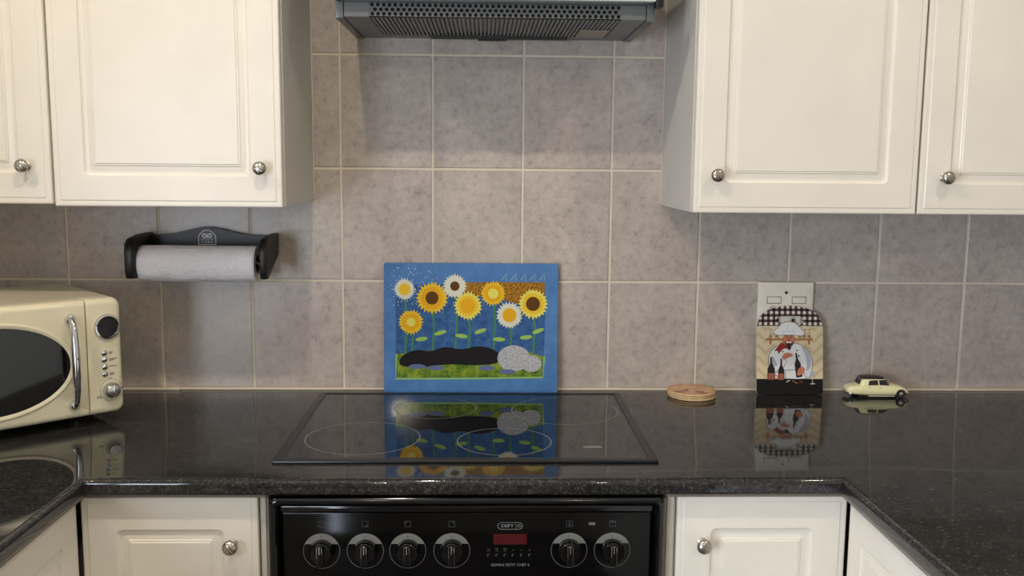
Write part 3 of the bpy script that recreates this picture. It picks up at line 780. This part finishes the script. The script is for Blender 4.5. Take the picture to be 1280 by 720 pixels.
# ================================================================== PICTURE BOARDS
def pm(name, rgb, rough=0.12): return mat('print_' + name, rgb, rough, spec=0.3)
def make_blue_board():
    wd, ht, th = .386, .2895, .005; tilt = .068
    r = thing('glass_worktop_saver', 'blue glass board with yellow flowers leaning on the tiles behind the hob', 'glass board', (.1275, -.0285, .0004), (-tilt, 0, 0))
    bm = BM(); nested(bm, -wd/2, wd/2, 0, ht, -th, 0, [(0, .0008, .004), (.0008, 0, .004), (.004, 0, .003)])
    m = mat('blue_glass_print', (66, 118, 186), .05); nt, b, N, L = nodes(m)
    tc = N('ShaderNodeTexCoord'); n = noise(N, L, tc.outputs['Object'], 30, 4, .6); rp = ramp(N, [(.3, (70, 116, 172)), (.7, (84, 132, 188))]); L(n.outputs[0], rp.inputs[0]); L(rp.outputs[0], b.inputs['Base Color'])
    finish(bm, 'glass_panel', m, r)
    fx = lambda X, Y: ((X-486)/828*wd, (685-Y)/613*ht)
    P = Print(fx)
    def mott(name, c0, c1, sc):
        if 'print_'+name in MATS: return MATS['print_'+name]
        m = pm(name, c0); nt, b, N, L = nodes(m); tc = N('ShaderNodeTexCoord'); n = noise(N, L, tc.outputs['Object'], sc, 4, .7)
        rp = ramp(N, [(.38, c0), (.62, c1)]); L(n.outputs[0], rp.inputs[0]); L(rp.outputs[0], b.inputs['Base Color']); return m
    sky = mott('field_blue', (44, 80, 134), (64, 106, 158), 60)
    grass = mott('grass', (52, 96, 40), (142, 160, 48), 45)
    hedge = mott('hedge', (84, 50, 24), (198, 142, 44), 260)
    cream = pm('cream', (214, 214, 196)); yel = pm('yellow', (230, 190, 48)); gold = pm('gold', (226, 168, 30)); brown = pm('brown', (92, 60, 26))
    pale = pm('pale_yellow', (226, 214, 100)); black = pm('black', (26, 24, 30)); grey = mott('pale_grey', (150, 154, 160), (196, 196, 196), 200); slate = pm('slate', (96, 108, 150)); white = pm('white', (220, 226, 228)); stem = pm('stem', (70, 130, 90)); lightg = pm('light_green', (150, 190, 90))
    P.poly([(128, 178), (400, 168), (836, 160), (838, 400), (828, 612), (500, 616), (128, 618)], sky)
    P.poly([(440, 162), (836, 160), (836, 262), (720, 266), (600, 232), (440, 226)], hedge)
    P.line([(132, 500), (128, 618), (500, 616), (830, 610), (836, 510)], 8, lightg)
    P.poly([(136, 502), (260, 482), (420, 498), (600, 500), (740, 480), (832, 512), (824, 606), (500, 610), (136, 612)], grass)
    # stems and leaves
    FL = [(170, 196, 50, cream, cream, yel, .56), (300, 236, 74, yel, gold, brown, .42), (408, 180, 56, cream, cream, brown, .40), (470, 272, 66, pale, yel, gold, .52),
          (590, 214, 58, yel, gold, pale, .42), (200, 350, 58, yel, gold, pale, .36), (668, 316, 62, cream, cream, gold, .54), (780, 262, 70, pale, yel, brown, .48)]
    for x, y, *_ in FL: P.line([(x, y), (x+10, (y+500)/2), (x+2, 506)], 10, stem)
    for x, y in ((250, 430), (340, 400), (440, 415), (530, 392), (620, 430), (748, 420), (806, 390)): P.ell(x, y, 30, 10, lightg, random.uniform(-.4, .4), 12)
    # low dark hedge and pale round shrubs in the meadow
    P.poly(smooth_poly([(140, 560), (150, 510), (220, 478), (300, 490), (360, 462), (440, 482), (520, 458), (610, 480), (640, 540), (520, 556), (380, 546), (260, 564)]), black)
    for x, y, a, b_ in ((690, 520, 78, 62), (775, 545, 48, 40)): P.ell(x, y, a, b_, grey)
    for x, y in ((230, 560), (320, 566), (560, 566), (660, 584)): P.ell(x, y, 40, 12, slate, 0, 14)
    # white specks in the sky
    pts = []
    for _ in range(95):
        x = random.uniform(105, 335); y = random.uniform(92, 290); q = random.uniform(1.3, 3.0)
        pts.append([(x-q, y), (x, y-q), (x+q, y), (x, y+q)])
    for _ in range(30):
        x = random.uniform(330, 470); y = random.uniform(255, 310); q = random.uniform(1.3, 2.6); pts.append([(x-q, y), (x, y-q), (x+q, y), (x, y+q)])
    P.same_layer(pts, white)
    # flowers: an open row along the top and two lower ones
    def flower(x, y, R, outer, mid, centre, kc=.42):
        P.star(x, y, R*.84, R*1.04, 24, outer, .05); P.star(x, y, R*.66, R*.80, 20, mid, .05, .2); P.ell(x, y, R*kc, R*kc, centre)
    for a_ in FL: flower(*a_)
    # pale strokes top right
    for k in range(5):
        x = 650 + 45*k; P.line([(x-20, 150), (x+6, 118), (x+2, 152)], 4, pm('pale_stroke', (140, 180, 190)))
    P.build('printed_picture', r, (0, -th-.00003, 0))
make_blue_board()

def make_chef_board():
    wd, ht, th = .1500, .1985, .006; tilt = .145
    r = thing('chef_board', 'arched board printed with a chef and wine bottles leaning on the white wall socket', 'serving board', (.8415, -.0395, .0006), (-tilt, 0, 0))
    # outline with shoulders, hole for hanging
    hw = wd/2; out = [(-hw+.006, 0), (hw-.006, 0), (hw-.0018, .0018), (hw, .006), (hw, .150), (hw-.0016, .1555)]
    n = 16
    for k in range(1, n): 
        a = PI*k/n; out.append(((hw-.0035)*math.cos(a)*1.0, .1555 + (ht-.1555)*math.sin(a)**.85))
    out += [(-hw+.0016, .1555), (-hw, .150), (-hw, .006), (-hw+.0018, .0018)]
    hole = []
    for cx, a0 in ((.0215, -90), (-.0215, 90)):
        for k in range(9):
            a = math.radians(a0+180*k/8); hole.append((cx+.0092*math.cos(a), .1660+.0092*math.sin(a)))
    bm = BM()
    def ring_verts(pts, y): return [bm.verts.new((x, y, z)) for x, z in pts]
    fr = []
    for y in (-th, 0):
        O = ring_verts(out, y); H = ring_verts(hole, y); es = []
        for R in (O, H):
            for i in range(len(R)): es.append(bm.edges.new((R[i], R[(i+1) % len(R)])))
        bmesh.ops.triangle_fill(bm, use_beauty=True, edges=es); fr.append((O, H))
    for q in (0, 1):
        A, B = fr[0][q], fr[1][q]
        for i in range(len(A)):
            j = (i+1) % len(A); f = bm.faces.new((A[i], A[j], B[j], B[i])); f.material_index = 1
    m = mat('print_chef_ground', (214, 190, 150), .2, spec=0.25); nt, b, N, L = nodes(m)
    tc = N('ShaderNodeTexCoord'); sp = N('ShaderNodeSeparateXYZ'); L(tc.outputs['Object'], sp.inputs[0]); X, Z = sp.outputs[0], sp.outputs[2]
    def stripes(c, per): 
        f = math_n(N, L, 'FRACT', math_n(N, L, 'MULTIPLY_ADD', c, 1/per, 10.1)); return math_n(N, L, 'LESS_THAN', f, .5)
    sx, sz = stripes(X, .0125), stripes(Z, .0125)
    g = math_n(N, L, 'MULTIPLY', math_n(N, L, 'ADD', sx, sz), .5)
    ging = ramp(N, [(0.0, (232, 224, 208)), (0.5, (92, 72, 70)), (1.0, (22, 14, 18))]); ging.color_ramp.interpolation = 'LINEAR'; L(g, ging.inputs[0])
    # faint zig-zag wall
    zz = math_n(N, L, 'PINGPONG', X, .018); zf = math_n(N, L, 'FRACT', math_n(N, L, 'MULTIPLY', math_n(N, L, 'ADD', Z, zz), 38)); zs = math_n(N, L, 'LESS_THAN', zf, .35)
    beige = mixc(N, L, zs, lin((222, 204, 168)), lin((206, 184, 144)))
    c = mixc(N, L, math_n(N, L, 'GREATER_THAN', Z, .0345), lin((13, 12, 14)), beige)
    c = mixc(N, L, math_n(N, L, 'GREATER_THAN', Z, .1510), c, lin((224, 212, 188)))
    c = mixc(N, L, math_n(N, L, 'GREATER_THAN', Z, .1530), c, ging.outputs[0])
    L(c, b.inputs['Base Color'])
    finish(bm, 'panel', [m, mat('pale_board_edge', (206, 198, 184), .4)], r, 40)
    fx = lambda X, Y: ((X-258)/3170, (684-Y)/3180)
    P = Print(fx)
    wood = pm('shelf_wood', (176, 112, 66)); glass = pm('glass_line', (160, 128, 100)); wh = pm('jacket_white', (226, 226, 226)); shade = pm('jacket_shade', (176, 180, 192)); line = pm('ink', (40, 36, 44))
    skin = pm('skin', (196, 122, 92)); skin2 = pm('skin_dark', (160, 84, 64)); red = pm('scarf_red', (150, 28, 30)); bott = pm('bottle', (30, 18, 20)); lab = pm('bottle_label', (170, 92, 66)); blk = pm('ink_black', (16, 14, 16)); hat = pm('hat_white', (232, 232, 230)); hatsh = pm('hat_shade', (190, 192, 198)); lite = pm('clear_glass', (206, 200, 192))
    # shelf with glasses and corbels
    P.poly([(86, 286), (424, 286), (424, 300), (86, 300)], wood)
    for x in (120, 396): P.poly([(x-10, 300), (x+10, 300), (x+6, 330), (x-6, 330)], wood)
    for x in (120, 165, 330, 362, 398):
        P.line([(x, 284), (x, 240)], 5, glass); P.poly([(x-14, 282), (x+14, 282), (x+9, 262), (x-9, 262)], glass); P.line([(x-14, 222), (x+14, 222)], 5, glass); P.line([(x, 222), (x, 246)], 4, glass)
    # body: jacket outline, then white
    body = smooth_poly([(196, 330), (150, 350), (112, 392), (104, 450), (120, 520), (180, 560), (230, 574), (390, 574), (406, 545), (420, 480), (416, 420), (380, 360), (320, 322), (260, 318)])
    P.poly([(258+(x-258)*1.025, 450+(y-450)*1.025) for x, y in body], line); P.poly(body, wh)
    P.poly(smooth_poly([(330, 330), (390, 372), (414, 440), (406, 500), (370, 530), (384, 450), (360, 380)]), shade)
    P.poly(smooth_poly([(112, 440), (130, 400), (170, 470), (190, 520), (150, 540), (118, 500)]), shade)
    P.line([(200, 512), (300, 505), (390, 540)], 4, shade); P.poly([(220, 512), (330, 505), (394, 570), (224, 572)], shade); P.poly([(228, 518), (326, 512), (380, 570), (232, 571)], wh)
    for x, y in ((207, 380), (310, 372), (322, 410)): P.ell(x, y, 6, 6, line)
    # scarf, head, hat
    P.poly(smooth_poly([(196, 312), (230, 330), (270, 345), (262, 362), (220, 356), (196, 372), (176, 404), (172, 370), (140, 380), (176, 340)]), red)
    P.ell(250, 298, 44, 48, line); P.ell(250, 298, 42, 46, skin)
    P.poly(smooth_poly([(214, 300), (226, 336), (250, 350), (276, 336), (288, 300), (270, 322), (232, 322)]), pm('beard', (96, 40, 34)))
    P.ell(250, 296, 10, 13, skin2); P.ell(234, 278, 5, 4, line); P.ell(266, 278, 5, 4, line); P.line([(224, 268), (242, 266)], 4, line); P.line([(258, 266), (276, 268)], 4, line)
    P.poly(smooth_poly([(228, 312), (250, 306), (274, 312), (264, 320), (250, 316), (236, 320)]), hat)
    P.ell(252, 324, 8, 5, pm('lip', (140, 48, 48)))
    hp = smooth_poly([(204, 262), (158, 262), (134, 240), (168, 216), (200, 176), (250, 166), (300, 176), (334, 216), (368, 246), (350, 268), (292, 260)])
    P.poly([(250+(x-250)*1.03, 224+(y-224)*1.06) for x, y in hp], line); P.poly(hp, hat)
    P.poly([(206, 234), (290, 232), (294, 262), (206, 262)], hatsh); P.poly([(208, 238), (286, 236), (290, 258), (210, 259)], hat); P.line([(250, 190), (236, 230)], 3, hatsh); P.line([(290, 196), (276, 230)], 3, hatsh)
    # raised glass and hand
    P.poly([(242, 318), (262, 318), (268, 356), (258, 368), (246, 368), (238, 356)], pm('wine', (40, 26, 30))); P.line([(252, 366), (252, 410)], 5, lite)
    P.poly(smooth_poly([(200, 420), (214, 392), (246, 386), (276, 396), (280, 410), (250, 418), (240, 432), (210, 436)]), skin)
    for y in (398, 406, 414): P.line([(240, y), (276, y+2)], 2, skin2)
    P.poly(smooth_poly([(120, 470), (160, 490), (206, 440), (196, 418), (232, 440), (240, 460), (214, 490), (170, 520), (130, 516)]), wh); P.line([(196, 422), (236, 446), (212, 494)], 3, line)
    # bottles
    def bottle(x, yt, yb, hw_, la=True, rot=0):
        pts = [(-6, yt), (6, yt), (7, yt+44), (hw_, yt+80), (hw_, yb), (-hw_, yb), (-hw_, yt+80), (-7, yt+44)]
        c, s_ = math.cos(rot), math.sin(rot); cy = (yt+yb)/2
        P.poly([(x+(u*c-(v-cy)*s_), cy+(u*s_+(v-cy)*c)) for u, v in pts], bott)
        if la: P.poly([(x-hw_+5, yb-50), (x+hw_-4, yb-50), (x+hw_-4, yb-6), (x-hw_+5, yb-6)], lab); P.poly([(x-6, yb-40), (x+8, yb-40), (x+8, yb-16), (x-6, yb-16)], skin2)
    bottle(124, 420, 584, 26); bottle(196, 432, 586, 22); bottle(314, 388, 562, 22, False, -.14)
    P.line([(126, 424), (126, 462)], 6, pm('red_foil', (110, 30, 28))); P.line([(197, 436), (197, 470)], 6, pm('red_foil', (110, 30, 28)))
    P.poly(smooth_poly([(308, 540), (316, 500), (346, 484), (366, 500), (364, 524), (340, 546), (316, 552)]), skin)
    for y in (506, 518, 530): P.line([(312, y+2), (342, y-2)], 2, skin2)
    # glass on the table and crumbs
    P.poly(smooth_poly([(398, 512), (440, 512), (438, 545), (420, 562), (402, 545)]), lite); P.poly(smooth_poly([(404, 520), (434, 520), (432, 545), (420, 556), (406, 545)]), shade)
    P.line([(420, 558), (420, 606)], 4, lite); P.line([(404, 608), (438, 608)], 7, lite)
    P.line([(232, 596), (256, 584)], 7, lite); P.line([(276, 588), (312, 606)], 5, wood); P.line([(320, 598), (350, 594)], 4, skin2)
    P.build('printed_picture', r, (0, -th-.00003, 0))
make_chef_board()

# ================================================================== COASTERS
def make_coasters():
    WOODC = mat('pale_cork', (206, 172, 128), .6); nt, b, N, L = nodes(WOODC)
    tc = N('ShaderNodeTexCoord'); mp = N('ShaderNodeMapping'); mp.inputs['Scale'].default_value = (1, 1, 9); L(tc.outputs['Object'], mp.inputs[0]); n = noise(N, L, mp.outputs[0], 90, 3, .6)
    rp = ramp(N, [(.3, (186, 150, 106)), (.7, (224, 194, 152))]); L(n.outputs[0], rp.inputs[0]); L(rp.outputs[0], b.inputs['Base Color'])
    DEC = mat('coaster_print', (190, 150, 90), .3); nt, b, N, L = nodes(DEC); tc = N('ShaderNodeTexCoord')
    mp = N('ShaderNodeMapping'); mp.inputs['Scale'].default_value = (1, 2.2, 1); mp.inputs['Rotation'].default_value = (0, 0, -.5); L(tc.outputs['Object'], mp.inputs[0])
    n = noise(N, L, mp.outputs[0], 26, 5, .65); rp = ramp(N, [(.34, (70, 56, 62)), (.42, (164, 84, 60)), (.50, (222, 186, 150)), (.58, (206, 160, 84)), (.66, (150, 150, 136))]); L(n.outputs[0], rp.inputs[0]); L(rp.outputs[0], b.inputs['Base Color'])
    h = .0050
    lab = ('round printed coaster on top of the stack of three on the worktop', 'round cork coaster in the middle of the stack of three', 'round cork coaster at the bottom of the stack of three')
    for k in range(3):
        j = 2-k
        r = thing('coaster', lab[j], 'coaster', (.6175+(.0010, -.0012, 0)[k], -.0560+(.0, .0008, -.0006)[k], .0003+k*(h+.0002)), group='stacked round coasters')
        bm = BM(); R = .0525; lathe(bm, [(R-.0012, 0), (R, .0010), (R, h-.0010), (R-.0010, h)], (0, 0, 0), 'z', 56); finish(bm, 'disc', WOODC, r, 50)
        bm = BM(); bm.faces.new([bm.verts.new(((R-.002)*math.cos(2*PI*i/56), (R-.002)*math.sin(2*PI*i/56), h+.00005)) for i in range(56)]); finish(bm, 'printed_top', DEC, r)
        bm = BM(); annulus(bm, 0, 0, R-.0060, R-.0022, h+.00008, 56, plane='xy'); finish(bm, 'rim_print', mat('coaster_ochre', (190, 138, 66), .35), r)
make_coasters()

# ================================================================== TOY CAR
def make_car():
    r = thing('toy_car', 'pale yellow toy saloon car with a dark roof on the worktop', 'toy car', (1.0330, -.0520, .0004), (0, 0, math.radians(-1)))
    YEL = mat('pale_yellow_paint', (244, 238, 186), .2, coat=.6); ROOF = mat('dark_brown_roof', (46, 34, 38), .35); WIN = mat('dark_car_glass', (28, 30, 30), .08); CR = CHROME
    RUB = mat('black_rubber', (16, 16, 16), .7); WHT = mat('ivory_trim', (238, 234, 214), .3)
    secs = [(-.0700, .0135, .0185, .0090), (-.0685, .0105, .0205, .0140), (-.0640, .0075, .0235, .0175), (-.0560, .0055, .0262, .0200), (-.0440, .0042, .0280, .0222), (-.0250, .0040, .0282, .0238), (0, .0040, .0280, .0245), (.0200, .0040, .0284, .0248), (.0340, .0044, .0282, .0248), (.0460, .0050, .0264, .0242), (.0560, .0062, .0230, .0228), (.0630, .0080, .0188, .0200), (.0665, .0100, .0162, .0165), (.0680, .0118, .0145, .0120)]
    bm = BM(); L = []; n = 24
    for x, zb, zt, hw in secs:
        cz, hh = (zb+zt)/2, (zt-zb)/2; lp = []
        for k in range(n):
            a = 2*PI*k/n; c, s = math.cos(a), math.sin(a)
            y = hw*math.copysign(abs(c)**.55, c); z = cz + hh*math.copysign(abs(s)**.62, s)
            lp.append((x, y, z))
        L.append(lp)
    add_loops(bm, L); finish(bm, 'body', YEL, r, 50)
    # cabin
    def ringc(z, xa, xb, hw, k=.010): return [(x, y, z) for x, y in rrect(xa, xb, -hw, hw, min(k, hw*.8), 5)]
    bm = BM(); add_loops(bm, [ringc(.0255, -.0450, .0262, .0222), ringc(.0285, -.0430, .0240, .0212), ringc(.0360, -.0405, .0190, .0188), ringc(.0415, -.0385, .0140, .0168)]); finish(bm, 'cabin', YEL, r, 50)
    bm = BM(); add_loops(bm, [ringc(.0412, -.0400, .0150, .0172), ringc(.0425, -.0400, .0148, .0172), ringc(.0448, -.0340, .0100, .0150), ringc(.0462, -.0240, .0030, .0110, .008), ringc(.0466, -.0170, -.0040, .0050, .003)]); finish(bm, 'roof', ROOF, r, 60)
    # side glass: two panes a side, on the slanting cabin wall
    def wall_y(z): return .0212 + (.0168-.0212)*(z-.0285)/(.0415-.0285) + .0006
    for s in (-1, 1):
        for pts in ([(-.0255, .0285), (-.0030, .0290), (-.0040, .0398), (-.0225, .0385)], [(-.0005, .0290), (.0200, .0285), (.0135, .0398), (-.0012, .0398)]):
            bm = BM(); q = [(x, s*wall_y(z), z) for x, z in pts]; q2 = [(x, s*(wall_y(z)-.0012), z) for x, z in pts]
            add_loops(bm, [q2, q]); finish(bm, 'side_window', WIN, r)
    # windscreen and rear glass
    for name, zb, zt, xb, xt, d in (('windscreen', .0290, .0400, .0248, .0160, 1), ('rear_window', .0290, .0400, -.0435, -.0396, -1)):
        bm = BM(); q = [(xb, -.0145, zb), (xb, .0145, zb), (xt, .0125, zt), (xt, -.0125, zt)]
        add_loops(bm, [[(x-d*.0012, y, z) for x, y, z in q], q]); finish(bm, name, WIN, r)
    # wheels: front ones show, rear ones mostly behind the skirts
    for x in (.0470, -.0400):
        for s in (-1, 1):
            R = .0092
            bm = BM(); y0 = .0170; wd = .0085 if x > 0 else .0020
            lathe(bm, [(R*.96, 0), (R, .001), (R, wd-.0012), (R*.93, wd), (R*.62, wd), (R*.58, wd-.0006)], (x, s*y0, R), 'y', 28, sgn=s); wl = finish(bm, 'wheel', RUB, r)
            if x > 0:
                bm = BM(); lathe(bm, [(R*.60, wd-.0006), (R*.55, wd+.0004), (R*.30, wd+.0010), (R*.05, wd+.0012)], (x, s*y0, R), 'y', 24, sgn=s); finish(bm, 'hubcap', CR, wl)
                bm = BM(); annulus(bm, x, R+.0005, R*1.0, R*1.16, s*.0248, 28, -.1, PI+.1); finish(bm, 'wheel_arch', RUB, r)
    # bumpers, lamps, handles, sill
    bm = BM(); tube(bm, [(.0600, -.0225, .0098), (.0665, -.0185, .0098), (.0705, -.0100, .0098), (.0715, 0, .0098), (.0705, .0100, .0098), (.0665, .0185, .0098), (.0600, .0225, .0098)], .0017, 8); finish(bm, 'bumper', CR, r, 60)
    bm = BM(); tube(bm, [(-.0580, -.0205, .0092), (-.0660, -.0180, .0098), (-.0710, -.0100, .0102), (-.0715, 0, .0102), (-.0710, .0100, .0102), (-.0660, .0180, .0098), (-.0580, .0205, .0092)], .0017, 8); finish(bm, 'bumper', CR, r, 60)
    for s in (-1, 1):
        bm = BM(); lathe(bm, [(.0034, 0), (.0034, .0030), (.0022, .0042)], (.0585, s*.0165, .0185), 'x', 14); finish(bm, 'headlamp', CR, r)
        bm = BM(); lathe(bm, [(.0016, 0), (.0016, .0030), (.0008, .0038)], (-.0385, s*.0172, .0412), 'x', 10, sgn=-1); finish(bm, 'indicator', CR, r)
        bm = BM(); box(bm, -.0440, -.0050, s*.0250-.0004, s*.0250+.0004, .0040, .0048) if False else box(bm, -.0250, .0340, s*.0238-.0012, s*.0238+.0012, .0042, .0056, .0003, 1); finish(bm, 'sill', WHT, r)
        for x in (-.0245, -.0010):
            bm = BM(); box(bm, x, x+.0040, s*.0246-.0006, s*.0246+.0004, .0232, .0240, .0002, 1); finish(bm, 'door_handle', CR, r)
make_car()

# ================================================================== CEILING LAMPS
lens = mat('lit_lens', (255, 236, 205), .5, emit=(255, 226, 180), estr=25)
for i, (x, y, wt) in enumerate(LAMPS):
    r = thing('ceiling_downlight', ('white round ceiling downlight before the wall cabinet over the microwave', 'white round ceiling downlight before the cooker hood', 'white round ceiling downlight before the wall cabinet over the toy car', 'white round ceiling downlight near the rear wall, on the window side', 'white round ceiling downlight near the rear wall, away from the window')[i], 'ceiling light', (x, y, ZC), group='ceiling downlights')
    bm = BM(); lathe(bm, [(.062, 0), (.062, .006), (.055, .010), (.046, .010), (.044, .004)], (0, 0, -.0003), 'z', 32, sgn=-1); finish(bm, 'ring', CEIL, r)
    bm = BM(); lathe(bm, [(.0438, 0), (.0438, .005), (.040, .014), (.030, .022), (.016, .027), (.002, .0285)], (0, 0, -.0003), 'z', 24, sgn=-1); finish(bm, 'lens', lens, r)
    area_light('downlight_lamp', (x, y, ZC-.034), (x, y, 0), .06, .06, wt, LAMP_COL, 'DISK')

# lift everything so that the floor lies at zero
for o in scene.objects:
    if o.parent is None and o.type in ('MESH', 'EMPTY'): o.location.z += Z0
